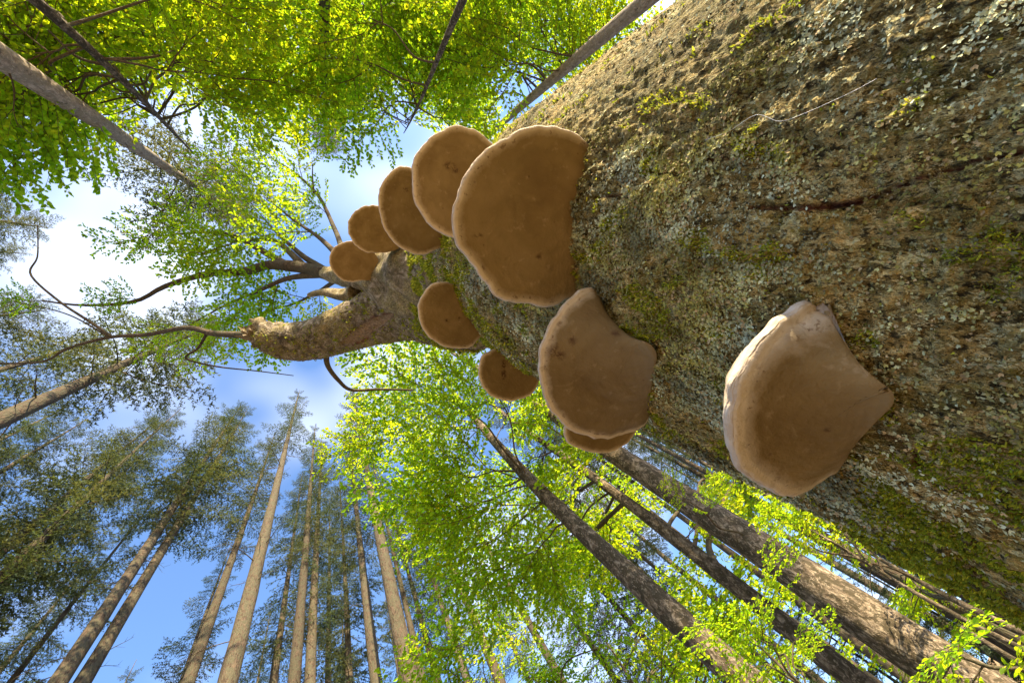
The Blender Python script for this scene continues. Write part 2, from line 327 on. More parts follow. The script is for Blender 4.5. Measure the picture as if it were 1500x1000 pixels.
# furrows in the bark: polylines in picture -> bark
def furrow(pts, width, depth, jag=0.004, seed=0):
    global disp
    q2 = []
    for a, b in pts: p, h = hit(a, b); q2.append((p, h))
    q2 = spline(np.array(q2), 60); q2[:, 1] += jag * fbm(np.stack([q2[:, 0] * 60, q2[:, 1] * 60, q2[:, 0] * 0 + seed], -1), 3, seed)
    best = np.full(HH.shape, 9.0)
    pa = (PHI % (2 * math.pi))[None, :] + 0 * HH
    sel = np.where((HH[:, 0] > q2[:, 1].min() - .05) & (HH[:, 0] < q2[:, 1].max() + .05))[0]
    for i_, (p, h) in enumerate(q2):
        d = np.hypot((pa[sel] - p) * RT, (HH[sel] - h)) / (width * (0.55 + 0.45 * math.sin(math.pi * min(1, (i_ + 3) / 30)) * (0.6 + 0.8 * rnd.random())))
        best[sel] = np.minimum(best[sel], d)
    gq = np.clip(1 - best, 0, 1) ** 0.7
    disp = disp - depth * gq
    return gq
groove = np.zeros(HH.shape)
for pts, w_, d_ in [([(1100, 303), (1180, 305), (1250, 295), (1320, 270), (1400, 243), (1500, 222)], .0030, .0065),
                    ([(1210, 302), (1235, 300), (1262, 293)], .003, .006),
                    ([(950, 250), (990, 258), (1030, 232)], .003, .007), ([(870, 290), (910, 285)], .003, .006),
                    ([(1400, 820), (1440, 850), (1500, 880)], .006, .014), ([(640, 412), (690, 418), (740, 420)], .006, .008),
                    ([(1290, 640), (1330, 660), (1350, 690)], .005, .010), ([(1040, 235), (1075, 231)], .002, .005),
                    ([(1180, 760), (1250, 800), (1320, 835)], .005, .010), ([(1000, 560), (1040, 600)], .004, .008)]:
    groove = np.maximum(groove, furrow(pts, w_, d_, seed=len(pts)))
# bare, torn wood along the under side of the limb and at its broken end
s_l = np.clip((np.arange(len(P)) - len(stem)) / (len(P) - len(stem)), 0, 1)[:, None] + 0 * HH
ang = (PHI - PH0)[None, :] + 0 * HH
def pix(Pw):
    v = (np.asarray(Pw) - CAM) @ RC; return 750 - v[..., 0] / v[..., 2] * F, 500 + v[..., 1] / v[..., 2] * F
PX, PY = pix(base)
scar_y = 503 - (PX - 500) * 0.56
lipd = np.abs(PY - scar_y) / (11.0 * np.clip(np.sin((PX - 492) / 88 * math.pi), .25, 1)); in_x = np.clip((PX - 494) / 8, 0, 1) * np.clip((580 - PX) / 8, 0, 1) * (s_l > 0)
wood = np.clip((1.15 - lipd) * 3, 0, 1) * in_x; groove = np.maximum(groove, np.clip(1 - np.abs(lipd - 1.25) * 2.2, 0, 1) * in_x)
wood = np.clip(wood + 0.5 * perlin(base * 40, 2) * (wood > .15), 0, 1)
endw = 0.55 * np.clip((s_l - 0.88) / 0.05 + 0.7 * fbm(base * 18, 2, 8), 0, 1) * (s_l > 0.6)
wood = np.maximum(wood, endw)
disp = disp - 0.022 * np.clip(wood - endw, 0, 1) + np.where(s_l > 0.8, 0.05 * fbm(base * np.array([14, 14, 3]), 2, 4) * np.clip((s_l - 0.8) * 6, 0, 1), 0)
pale = np.clip((HH - 1.2) / 0.6, 0, 1) * (1 - wood)
Ps = base + dirs * disp[..., None]
jag = np.clip((s_l - .93) / .07, 0, 1) * (0.22 * fbm(np.stack([np.cos(ang) * 2.2, np.sin(ang) * 2.2, 0 * ang], -1), 3, 77) - .03); Ps = Ps + T[:, None] * jag[..., None]
Ps[-1] = Ps[-1].mean(axis=0) - T[-1] * .10; Ps[-2] = .5 * Ps[-1] + .5 * Ps[-3] - T[-1] * .03; wood[-3:] = 1
n_r = len(P); i = np.arange(n_r - 1)[:, None] * NPH; j = np.arange(NPH)[None]; k = (j + 1) % NPH
Q = np.stack([i + j, i + k, i + NPH + k, i + NPH + j], -1).reshape(-1, 4)
snag = empty('beech_tree', BASE)
tag(snag, 'massive old beech trunk covered in lichen, moss and bracket fungi, its top limb broken off', 'tree')
link('trunk', mesh('trunk', Ps.reshape(-1, 3) - BASE, Q, M_SNAG, attrs={'groove': groove.ravel(), 'wood': wood.ravel(), 'pale': pale.ravel()}), snag)
dU = np.gradient(Ps, axis=1); dV = np.gradient(Ps, axis=0); NRM = np.cross(dU, dV); NRM /= np.linalg.norm(NRM, axis=-1, keepdims=True) + 1e-12
SM = dirs                                            # smooth normals
AREA = np.linalg.norm(np.cross(dU, dV), axis=-1)
vis = (np.einsum('ijk,ijk->ij', SM, CAM - base) > -0.02) & (HH > -0.12)

def scatter(count, weight, hmax_bias):
    """pick bark points; nearer bark gets more, smaller pieces"""
    dist2 = np.sum((Ps - CAM) ** 2, -1)
    w = (AREA * weight * vis / (dist2 + 0.02)).ravel(); w /= w.sum()
    return rng.choice(len(w), size=count, p=w)
def basis(n):
    a = np.where(np.abs(n[:, 2:3]) < 0.9, np.array([[0, 0, 1.0]]), np.array([[1.0, 0, 0]])); t = np.cross(a, n); t /= np.linalg.norm(t, axis=1, keepdims=True)
    return t, np.cross(n, t)
patch1 = fbm(q * 14, 3, 21); patch2 = fbm(q * 9, 3, 31); fine = fbm(q * 60, 2, 41)
mossy = np.clip((PY - 660) / 60, 0, 1) * np.clip((PX - 1240) / 80, 0, 1)      # mossy foot of the stem, seen low on its flank
# leafy lichen lobes
wl_ = np.clip((patch1 + 0.35 * fine + 0.12) * 3.4, 0.07, 1) * np.clip(1.15 - 0.75 * np.clip((HH - .8) / .8, 0, 1), .15, 1) * (1 - wood) * (groove < .02)
shade_side = np.clip((0.42 - ang) / 0.22, 0.06, 1)
idx = scatter(170000, wl_ * shade_side * (1 - .75 * mossy), 0)
pos = Ps.reshape(-1, 3)[idx]; nn = SM.reshape(-1, 3)[idx]; dc = np.linalg.norm(pos - CAM, axis=1)
pos = pos + rng.normal(0, 0.0012, pos.shape)
nn = nn + rng.normal(0, 0.34, nn.shape); nn /= np.linalg.norm(nn, axis=1, keepdims=True)
t1, t2 = basis(nn); th = rng.uniform(0, 2 * math.pi, len(idx))[:, None]; u1 = t1 * np.cos(th) + t2 * np.sin(th); u2 = np.cross(nn, u1)
sz = (rng.uniform(0.55, 1.0, len(idx)) ** 1.5 * 0.0025 * np.clip(dc / 0.36, 0.85, 2.2))[:, None]
tpl = [(0, 0, 0), (0.55, -0.55, 0.22), (1.15, -0.42, 0.42), (0.85, 0.0, 0.18), (1.2, 0.45, 0.42), (0.5, 0.6, 0.25)]
V = np.stack([pos + sz * (a * u1 + b * u2 + c * nn) for a, b, c in tpl], 1)
base_i = (np.arange(len(idx)) * 6)[:, None]
Tq = np.concatenate([base_i + np.array([[0, 1, 3]]), base_i + np.array([[1, 2, 3]]), base_i + np.array([[0, 3, 5]]), base_i + np.array([[3, 4, 5]])])
kind = np.clip(patch2.ravel()[idx] * 2.2 + 0.5 + rng.normal(0, 0.22, len(idx)), 0, 1)[:, None]
grey = np.array([[0.43, 0.48, 0.345]]); olive = np.array([[0.30, 0.29, 0.08]]); brn = np.array([[0.40, 0.31, 0.17]])
cl = grey * kind + olive * (1 - kind); pick = rng.random((len(idx), 1)); cl = np.where(pick < 0.15, brn, cl) * rng.uniform(0.7, 1.15, (len(idx), 1)) * np.clip(0.85 + 0.9 * fbm(q * 20, 2, 91).ravel()[idx], .45, 1.35)[:, None]
o = link('lichen', mesh('lichen', V.reshape(-1, 3) - BASE, Tq, M_LICH, cols=np.repeat(cl, 6, 0), smooth=False), snag); o['kind'] = 'stuff'
# moss shoots
up_b = np.clip((HH - .8) / .6, 0, 1) * np.clip(fbm(q * 12, 2, 55) * 3 + .1, 0, 1)
limb_top = np.clip(np.einsum('ijk,k->ij', dirs, np.array([-.3, -.75, .55])) * 2.2 - .9, 0, 1) * (HH > 1.9)
wm = 0.05 * limb_top * np.clip(fbm(q * 14, 2, 58) * 3 + .5, 0, 1) + mossy * np.clip(fbm(q * 16, 3, 61) * 3 + 0.6, 0, 1) + np.clip((fbm(q * 26, 3, 71) - 0.30) * 4, 0, 1) * 0.4 + 0.7 * up_b * np.clip((2.5 - HH) / .5, .04, 1) + 0.0015
idx = scatter(120000, wm * (1 - wood) * np.clip(shade_side, .3, 1), 0)
pos = Ps.reshape(-1, 3)[idx]; nn = SM.reshape(-1, 3)[idx]; dc = np.linalg.norm(pos - CAM, axis=1)
dirv = nn + rng.normal(0, 0.45, nn.shape) + np.array([0, 0, 0.15]); dirv /= np.linalg.norm(dirv, axis=1, keepdims=True)
t1, t2 = basis(dirv); th = rng.uniform(0, 2 * math.pi, len(idx))[:, None]; u1 = t1 * np.cos(th) + t2 * np.sin(th); u2 = np.cross(dirv, u1)
L = (rng.uniform(0.4, 1.0, len(idx)) * 0.0037 * np.clip(dc / 0.4, 0.8, 5.0))[:, None]; w = L * 0.22
V = np.stack([pos - dirv * 0.002 - u1 * w, pos - dirv * 0.002 + u1 * w, pos + dirv * L * .55 + u1 * w * .9 + u2 * w * .5, pos + dirv * L * .55 - u1 * w * .9 + u2 * w * .5, pos + dirv * L + u2 * w * 1.6], 1)
bi = (np.arange(len(idx)) * 5)[:, None]
gcol = np.where(rng.random((len(idx), 1)) < 0.3, np.array([[0.46, 0.46, 0.04]]), np.array([[0.24, 0.30, 0.025]])) * rng.uniform(0.6, 1.35, (len(idx), 1))
o = link('moss', mesh('moss', V.reshape(-1, 3) - BASE, [np.concatenate([bi + np.array([[3, 2, 4]])]), bi + np.array([[0, 1, 2, 3]])], M_MOSS, cols=np.repeat(gcol, 5, 0), smooth=False), snag); o['kind'] = 'stuff'

# ------------------------------------------------------------------ fungi
def chaikin(P_, n):
    P_ = np.asarray(P_, float)
    for _ in range(n):
        Nx = np.roll(P_, -1, 0); P_ = np.stack([0.75 * P_ + 0.25 * Nx, 0.25 * P_ + 0.75 * Nx], 1).reshape(-1, P_.shape[1])
    return P_
def fungus(label, free, att, h_free=None, h_att=None, thick=0.55, roll=0.010, stains=(), concave=0.03, seed=0, hidden=0.05, rimw=0.15):
    """free: rim pixels from one end of the attachment round to the other; att: pixels where it meets the bark, back to the start"""
    ha = []
    for a in att: ha.append(hit(*a)[1] if h_att is None else h_att)
    hf = h_free if h_free is not None else 0.5 * (ha[0] + ha[-1])
    pts = []
    for a in free: pts.append(np.append(at_h(a[0], a[1], hf + roll * 0.8), 0.0))
    for a, h in zip(att, ha):
        p = at_h(a[0], a[1], h if h_att is None else h_att); c = np.array([CX, CY, p[2]]) if p[2] - HC < 2.0 else P[np.argmin(np.linalg.norm(P - p, axis=1))]
        d = c - p; d[2] = 0; d /= np.linalg.norm(d); ka = len(pts) - len(free); hd_ = hidden if hidden > 0 else hidden * math.sin(math.pi * (ka + .3) / (len(att) - .4)); pts.append(np.append(p + d * hd_, 1.0))
    O = chaikin(pts, 1)
    seg = np.linalg.norm(np.roll(O, -1, 0)[:, :3] - O[:, :3], axis=1); cu = np.concatenate([[0], np.cumsum(seg)]); N = 144
    O = np.stack([np.interp(np.linspace(0, cu[-1], N, endpoint=False), cu, np.append(O[:, k_], O[0, k_])) for k_ in range(4)], 1)
    for _ in range(2): O = 0.5 * O + 0.25 * np.roll(O, 1, 0) + 0.25 * np.roll(O, -1, 0)
    fr = np.clip(1 - O[:, 3], 0, 1); O = O[:, :3]
    if sum((O[:, 0] * np.roll(O[:, 1], -1)) - (np.roll(O[:, 0], -1) * O[:, 1])) < 0: O = O[::-1].copy(); fr = fr[::-1].copy()
    c0 = O.mean(0); size = np.linalg.norm(O - c0, axis=1).mean()
    tg = np.roll(O, -1, 0) - np.roll(O, 1, 0); outw = np.stack([tg[:, 1], -tg[:, 0], 0 * tg[:, 0]], 1); outw /= np.linalg.norm(outw, axis=1, keepdims=True) + 1e-9
    O = O + outw * (fr * size * (0.030 * fbm(O * 22 / max(size, .05) * .1 + seed, 3, seed) + 0.018 * fbm(O * 6 / max(size, .05) + seed, 2, seed + 2)))[:, None]
    inner = O - outw * (roll * 0.9 * fr)[:, None]; inner[:, 2] -= roll * 0.8 * fr
    def idw(p):
        d = np.linalg.norm(p[:, None, :2] - inner[None, :, :2], axis=2) + 1e-4; w_ = d ** -1.8; return (w_ * inner[None, :, 2]).sum(1) / w_.sum(1)
    rings = []; rims = []; rads = []; NU = 26
    for s_ in np.linspace(0.02, 1, NU):
        p = c0 * (1 - s_) + inner * s_
        p = p.copy(); z = idw(p) if s_ < 0.999 else inner[:, 2]
        dist_edge = (1 - s_)
        p[:, 2] = z + concave * size * (1 - s_ ** 2.5) - 0.005 * size * np.exp(-((s_ - .86) / .07) ** 2) * fr + 0.010 * size * fbm(p * 16 + seed, 2, seed) * min(1, dist_edge * 6)
        rings.append(p); rims.append(np.clip(1 - (1 - s_) / rimw, 0, 1) * fr)
    nu_end = len(rings)
    for a in np.linspace(25, 180, 7):                      # rounded margin
        ca, sa = math.cos(a * D2R), math.sin(a * D2R)
        p = O - outw * (roll * 0.9 * fr * (1 - sa) )[:, None]; p[:, 2] += roll * 0.8 * (1 - ca) * fr - roll * 0.8 * fr
        p += outw * (fr * roll * 0.18 * fbm(p * 60, 2, seed + 4))[:, None]
        rings.append(p); rims.append(1.0 * fr)
    top_c = O[fr < 0.5].mean(0) if (fr < 0.5).any() else c0
    top_end = rings[-1].copy(); depth = np.linalg.norm(O[:, :2] - top_c[None, :2], axis=1).max()
    for s_ in np.linspace(0.08, 1, 14):
        p = top_end * (1 - s_) + top_c * s_
        prof = math.sin(min(1.0, s_) * math.pi / 2) ** 0.8
        p[:, 2] = top_end[:, 2] * (1 - s_) + (top_c[2] + depth * thick) * s_ + depth * thick * 0.35 * math.sin(math.pi * s_) + 0.012 * depth * math.sin(s_ * 34 + seed)
        rings.append(p); rims.append((1 - s_) ** 2 * fr)
    rads = np.concatenate([np.repeat(np.linspace(.02, 1, NU), N), np.ones((len(rings) - NU) * N), [0, 1]]); V = np.array(rings); nr = len(V)
    i = np.arange(nr - 1)[:, None] * N; j = np.arange(N)[None]; k = (j + 1) % N
    Qf = np.stack([i + j, i + N + j, i + N + k, i + k], -1).reshape(-1, 4)
    mi = np.repeat((np.arange(nr - 1) >= nu_end + 1).astype(int), N)
    V = np.concatenate([V.reshape(-1, 3), V[0].mean(0)[None], V[-1].mean(0)[None]]); m_ = nr * N; jj = np.arange(N); kk = (jj + 1) % N; b_ = (nr - 1) * N
    tri = np.concatenate([np.stack([jj, kk, np.full(N, m_)], -1), np.stack([b_ + kk, b_ + jj, np.full(N, m_ + 1)], -1)])
    mi = np.concatenate([mi, np.zeros(N, int), np.ones(N, int)])
    rim = np.append(np.concatenate(rims), [0, 0]); st = np.zeros(len(V))
    x_, y_ = pix(V)
    for (a, b, sx, sy) in stains: st = np.maximum(st, np.clip(1.6 - np.hypot((x_ - a) / sx, (y_ - b) / sy) * 1.2, 0, 1))
    st[nu_end * N:-2] = 0
    loc = np.append(top_c[:2], V[:, 2].min())
    me = mesh('bracket_fungus', V - loc, [Qf, tri], [M_PORE, M_CRUST], mi, attrs={'rim': rim, 'stain': st, 'rad': rads})
    o = link('bracket_fungus', me); o.location = loc
    tag(o, label, 'fungus', 'bracket fungi on the old beech')
    print('FUNGUS', label[:40], 'h', round(hf, 2), 'size', [round(float(x), 2) for x in np.ptp(V, axis=0)])
    return o
fungus('largest tan bracket fungus, lowest of the row of five, beside the sunlit bark',
       [(852, 203), (844, 197), (824, 187), (800, 181), (772, 185), (740, 200), (712, 216), (688, 241), (672, 269), (663, 300), (662, 332), (668, 358), (683, 381), (701, 402), (717, 425), (735, 441), (766, 447), (798, 450), (820, 446)],
       [(839, 420), (845, 397), (849, 358), (849, 316), (851, 264), (855, 215)], stains=[(700, 345, 6, 4), (790, 375, 5, 3)], seed=1, thick=.5, roll=.0055)
fungus('wide tan bracket fungus with a thin pale crusty rim, tucked just behind the largest one',
       [(735, 225), (717, 206), (703, 193), (680, 184), (657, 185), (630, 199), (611, 220), (602, 247), (602, 275), (609, 298), (620, 319), (634, 335), (662, 349), (690, 352)],
       [(728, 335), (735, 300), (738, 265)], h_att=.765, seed=2, stains=[(658, 243, 9, 5), (668, 250, 5, 3)], thick=.5, roll=.0055)
fungus('middle bracket fungus of the row of five, overlapped by the wide crusty-rimmed one',
       [(622, 258), (604, 244), (584, 243), (565, 257), (554, 282), (554, 307), (560, 330), (574, 355), (597, 371), (620, 375), (633, 369)],
       [(650, 350), (655, 310), (648, 275)], h_att=1.22, seed=3, stains=[(594, 278, 5, 3)], thick=.5, roll=.0055)
fungus('small rounded bracket fungus next to last in the row, sunlit bark at its root',
       [(575, 312), (558, 301), (542, 299), (524, 305), (511, 321), (509, 339), (516, 355), (528, 367), (543, 371)],
       [(560, 365), (574, 352), (580, 332)], h_att=2.15, seed=4, thick=.5, roll=.0055, hidden=.06)
fungus('small bracket fungus ending the row, in front of the spreading living branches',
       [(540, 358), (519, 352), (501, 354), (485, 365), (481, 381), (486, 397), (499, 411), (514, 414), (526, 411)],
       [(534, 405), (544, 390), (546, 372)], h_att=2.55, seed=5, thick=.5, roll=.0055, hidden=.05)
fungus('lone rounded bracket fungus on the mossy bark below the broken limb',
       [(641, 411), (634, 414), (623, 424), (612, 443), (611, 461), (618, 482), (634, 500), (657, 510), (680, 512), (696, 503)],
       [(702, 487), (699, 468), (693, 452), (671, 442), (653, 431)], h_att=1.12, h_free=1.12, seed=6, stains=[(655, 470, 4, 3), (672, 466, 4, 3)], thick=.5, roll=.0055, hidden=.07)
fungus('small plain bracket fungus jutting past the trunk edge against bright leaves',
       [(718, 514), (706, 519), (700, 532), (700, 548), (707, 568), (722, 583), (746, 588), (772, 582), (786, 569)],
       [(795, 545), (775, 528), (745, 512)], h_att=1.02, h_free=1.02, seed=7, stains=[(738, 548, 4, 9), (738, 535, 3, 8)], thick=.45, roll=.0055, hidden=.06)
fungus('large bracket fungus with a dark gnawed mark near its pale rim, tapering into the bark',
       [(866, 417), (844, 425), (818, 451), (800, 482), (790, 514), (788, 545), (795, 576), (808, 602), (824, 623), (850, 638), (881, 645), (912, 638), (938, 625), (952, 609)],
       [(953, 580), (961, 545), (971, 514), (965, 500), (954, 494), (933, 490), (912, 475), (891, 454), (878, 430)], h_free=.428, seed=8, stains=[(806, 514, 9, 8), (820, 520, 8, 6), (838, 498, 5, 6), (813, 508, 6, 4), (902, 488, 7, 5)], thick=.45, roll=.0055, hidden=-.010, concave=.0)
fungus('bracket fungus almost hidden behind the gnawed one, only its lower lip showing',
       [(850, 600), (828, 618), (824, 639), (834, 652), (855, 660), (886, 664), (912, 655), (932, 634)],
       [(940, 600), (915, 575), (880, 570)], h_att=.60, h_free=.60, seed=9, thick=.4, roll=.0055, hidden=.04)
fungus('heavy pale-rimmed bracket fungus standing alone low on the lichen-covered trunk',
       [(1197, 434), (1182, 437), (1160, 452), (1133, 471), (1106, 498), (1082, 536), (1070, 570), (1065, 608), (1065, 638), (1072, 669), (1091, 695), (1114, 714), (1141, 725), (1163, 724), (1190, 710), (1213, 692)],
       [(1243, 669), (1258, 646), (1294, 608), (1345, 562), (1300, 536), (1266, 508), (1243, 479), (1222, 452)], h_free=.170, seed=10, stains=[(1199, 446, 8, 5), (1150, 485, 7, 12), (1212, 630, 6, 3), (1105, 545, 5, 8)], thick=.6, roll=.0075, hidden=-.018, concave=.0, rimw=.34)
# spider thread stretched over the bark
pa = [(1040, 208), (1075, 195), (1115, 172), (1150, 181), (1190, 168), (1225, 153), (1260, 137), (1292, 120)]
Pt = []
for a in pa:
    p, h = hit(*a); Pt.append(((RT + .006) * math.cos(p) + CX, (RT + .006) * math.sin(p) + CY, h + HC))
Pt = spline(Pt, 50); s = NT('spider_silk'); m_silk = s.finish((0.75, 0.8, 0.9), 0.3)
V, fs = tube(Pt - Pt[0], 0.00011, 5); o = link('spider_thread', mesh('spider_thread', V, fs, m_silk)); o.location = Pt[0]
tag(o, 'thin silvery spider thread stretched across the lichen-covered bark', 'thread')

# ------------------------------------------------------------------ foliage building blocks
def leaf_batch(pos, dirs_, nrm, size, cols, acc, m=1):
    """beech leaves: six-cornered blades folded along the midrib"""
    n = len(pos); u = dirs_ / np.linalg.norm(dirs_, axis=1, keepdims=True); nn = nrm - u * np.sum(nrm * u, 1, keepdims=True); nn /= np.linalg.norm(nn, axis=1, keepdims=True) + 1e-9
    v = np.cross(nn, u); s_ = size[:, None]
    tp = [(0, 0, 0), (0.35, 0.30, 0.06), (0.72, 0.22, 0.05), (1, 0, -0.05), (0.72, -0.22, 0.05), (0.35, -0.30, 0.06)]
    V = np.stack([pos + s_ * (a * u + b * v + c * nn) for a, b, c in tp], 1).reshape(-1, 3); b = (np.arange(n) * 6)[:, None]
    acc.add(V, [np.concatenate([b + np.array([[0, 1, 2, 3]]), b + np.array([[0, 3, 4, 5]])])], m, np.repeat(cols, 6, 0))
def beech_spray(seed, L=1.6, leaves=430, lsz=0.074):
    r = np.random.default_rng(seed); a = Acc()
    main = np.array([[0, 0, 0], [L * .3, .04 * r.normal(), .05], [L * .65, .08 * r.normal(), .04], [L, .1 * r.normal(), -.08]]); mp = spline(main, 14)
    V, fs = tube(mp, np.linspace(.010, .003, 14), 4); a.add(V, fs, 0)
    twigs = [(mp, 0.25)]
    nt = 15
    for k in range(nt):
        f = 0.12 + 0.84 * k / nt; p0 = mp[int(f * 13)]; side = 1 if k % 2 else -1
        ln = L * (0.52 * (1 - f) + 0.16) * r.uniform(.7, 1.15); an = side * r.uniform(.65, 1.05)
        d = np.array([math.cos(an), math.sin(an), r.normal() * .12]); tw = spline(np.array([p0, p0 + d * ln * .5 + [0, 0, .02], p0 + d * ln + np.array([.08 * ln, 0, -.07 * ln + r.normal() * .04])]), 7)
        V, fs = tube(tw, np.linspace(.0045, .0015, 7), 3); a.add(V, fs, 0); twigs.append((tw, 0.0))
    w = np.array([np.linalg.norm(np.diff(t, axis=0), axis=1).sum() for t, _ in twigs]); w /= w.sum()
    pos = []; dr = []
    for (t, f0), n in zip(twigs, np.maximum(2, (w * leaves).astype(int))):
        for x in np.linspace(max(f0, .12), 1, n):
            i_ = min(int(x * (len(t) - 1)), len(t) - 2); f = x * (len(t) - 1) - i_; p = t[i_] * (1 - f) + t[i_ + 1] * f; tg = t[i_ + 1] - t[i_]; tg /= np.linalg.norm(tg)
            sd = r.choice([-1, 1]); ang_ = sd * r.uniform(.3, 1.2); d = np.array([tg[0] * math.cos(ang_) - tg[1] * math.sin(ang_), tg[0] * math.sin(ang_) + tg[1] * math.cos(ang_), r.normal() * .25 - .08])
            pos.append(p + d * .012); dr.append(d)
    pos = np.array(pos); dr = np.array(dr); n = len(pos)
    nrm = np.array([[0, 0, 1.0]]) + r.normal(0, .42, (n, 3)); sz = lsz * r.uniform(.6, 1.2, n)
    k = r.uniform(.65, 1.25, (n, 1)); col = k * (1 + r.normal(0, .06, (n, 3)) + np.where(r.random((n, 1)) < .15, np.array([[.35, .08, 0]]), 0))
    leaf_batch(pos, dr, nrm, sz, col, a)
    return a.build('leafy_branch', [M_TWIG, M_LEAF], smooth=False)
SPRAY = [beech_spray(100 + k, L=1.35 + .15 * k, leaves=400 + 40 * k) for k in range(5)]
def spruce_branch(seed, L=2.6):
    r = np.random.default_rng(seed); a = Acc()
    mp = spline(np.array([[0, 0, 0], [L * .3, .05 * r.normal(), -.10], [L * .65, .1 * r.normal(), -.22], [L, .12 * r.normal(), -.12]]), 14)
    V, fs = tube(mp, np.linspace(.022, .004, 14), 4); a.add(V, fs, 0)
    S = []; nt = 20
    for k in range(nt):
        f = 0.14 + 0.84 * k / nt; p0 = mp[int(f * 13)]; sd = 1 if k % 2 else -1
        ln = L * (0.36 * (1 - f) + 0.09) * r.uniform(.6, 1.2); an = sd * r.uniform(.7, 1.1)
        d = np.array([math.cos(an), math.sin(an), -.15 + r.normal() * .12]); e = p0 + d * ln + np.array([0, 0, -.12 * ln])
        S.append((p0, e)); 
        m_ = int(1 + ln * 6)
        for x in np.linspace(.2, .98, m_):
            p = p0 * (1 - x) + e * x; s2 = r.choice([-1, 1]); an2 = an + s2 * r.uniform(.5, 1.0); l2 = r.uniform(.16, .36) * (1.1 - .5 * x)
            S.append((p, p + l2 * np.array([math.cos(an2), math.sin(an2), -.85 + r.normal() * .25])))
    for x in np.linspace(.25, 1, 14):
        p = mp[int(x * 13)]; an = r.normal() * .5; S.append((p, p + .25 * np.array([math.cos(an), math.sin(an), -.2])))
    A0 = np.array([x[0] for x in S]); B0 = np.array([x[1] for x in S])
    # needle-clad twigs: rows of short spikes both sides of each twig
    ln = np.linalg.norm(B0 - A0, axis=1); cnt = np.maximum(2, (ln / .06).astype(int)); P0 = []; U0 = []; K0 = []
    for s_, e, c in zip(A0, B0, cnt):
        t = (np.arange(c) + r.random(c)) / c; u = (e - s_) / np.linalg.norm(e - s_)
        P0.append(s_ + (e - s_) * t[:, None]); U0.append(np.repeat(u[None], c, 0)); K0.append(np.full(c, r.uniform(.6, 1.25)))
    P0 = np.concatenate(P0); U0 = np.concatenate(U0); K0 = np.concatenate(K0); n = len(P0)
    W = r.normal(0, 1, (n, 3)); W -= U0 * np.sum(W * U0, 1, keepdims=True); W /= np.linalg.norm(W, axis=1, keepdims=True)
    h = r.uniform(.05, .10, (n, 1)); wd = .020
    Vv = np.stack([P0 - U0 * wd - W * h * .9 + U0 * h * .8, P0 + U0 * wd - W * h * .2, P0 + W * h + U0 * h * 1.1, P0 - U0 * wd * 1.4], 1).reshape(-1, 3); b = (np.arange(n) * 4)[:, None]
    col = np.repeat((K0[:, None] * r.uniform(.8, 1.2, (n, 1))) * np.array([[1, 1, 1]]), 4, 0)
    a.add(Vv, b + np.array([[0, 1, 2, 3]]), 1, col)
    return a.build('needle_branch', [M_TWIG, M_NEEDLE], smooth=False)
NEED = [spruce_branch(300 + k) for k in range(4)]
def dead_branch(seed):
    r = np.random.default_rng(seed); a = Acc(); L = 1.0
    mp = spline(np.array([[0, 0, 0], [.4, .03 * r.normal(), .02], [.75, .06 * r.normal(), -.03], [1, .1 * r.normal(), -.10]]), 9)
    V, fs = tube(mp, np.linspace(.016, .004, 9), 4); a.add(V, fs, 0)
    for k in range(3):
        p = mp[3 + k * 2]; d = np.array([.2, r.choice([-1, 1]) * .18, r.normal() * .06]); V, fs = tube(np.array([p, p + d * .6, p + d]), [.006, .004, .002], 3); a.add(V, fs, 0)
    return a.build('dead_branch', [M_TWIG])
DEADB = [dead_branch(500 + k) for k in range(3)]
def place(name, me, parent, loc, yaw, pitch=0, roll=0, sc_=1.0):
    o = link(name, me, parent); o.location = loc; o.rotation_euler = (roll, -pitch, yaw); o.scale = (sc_,) * 3; return o

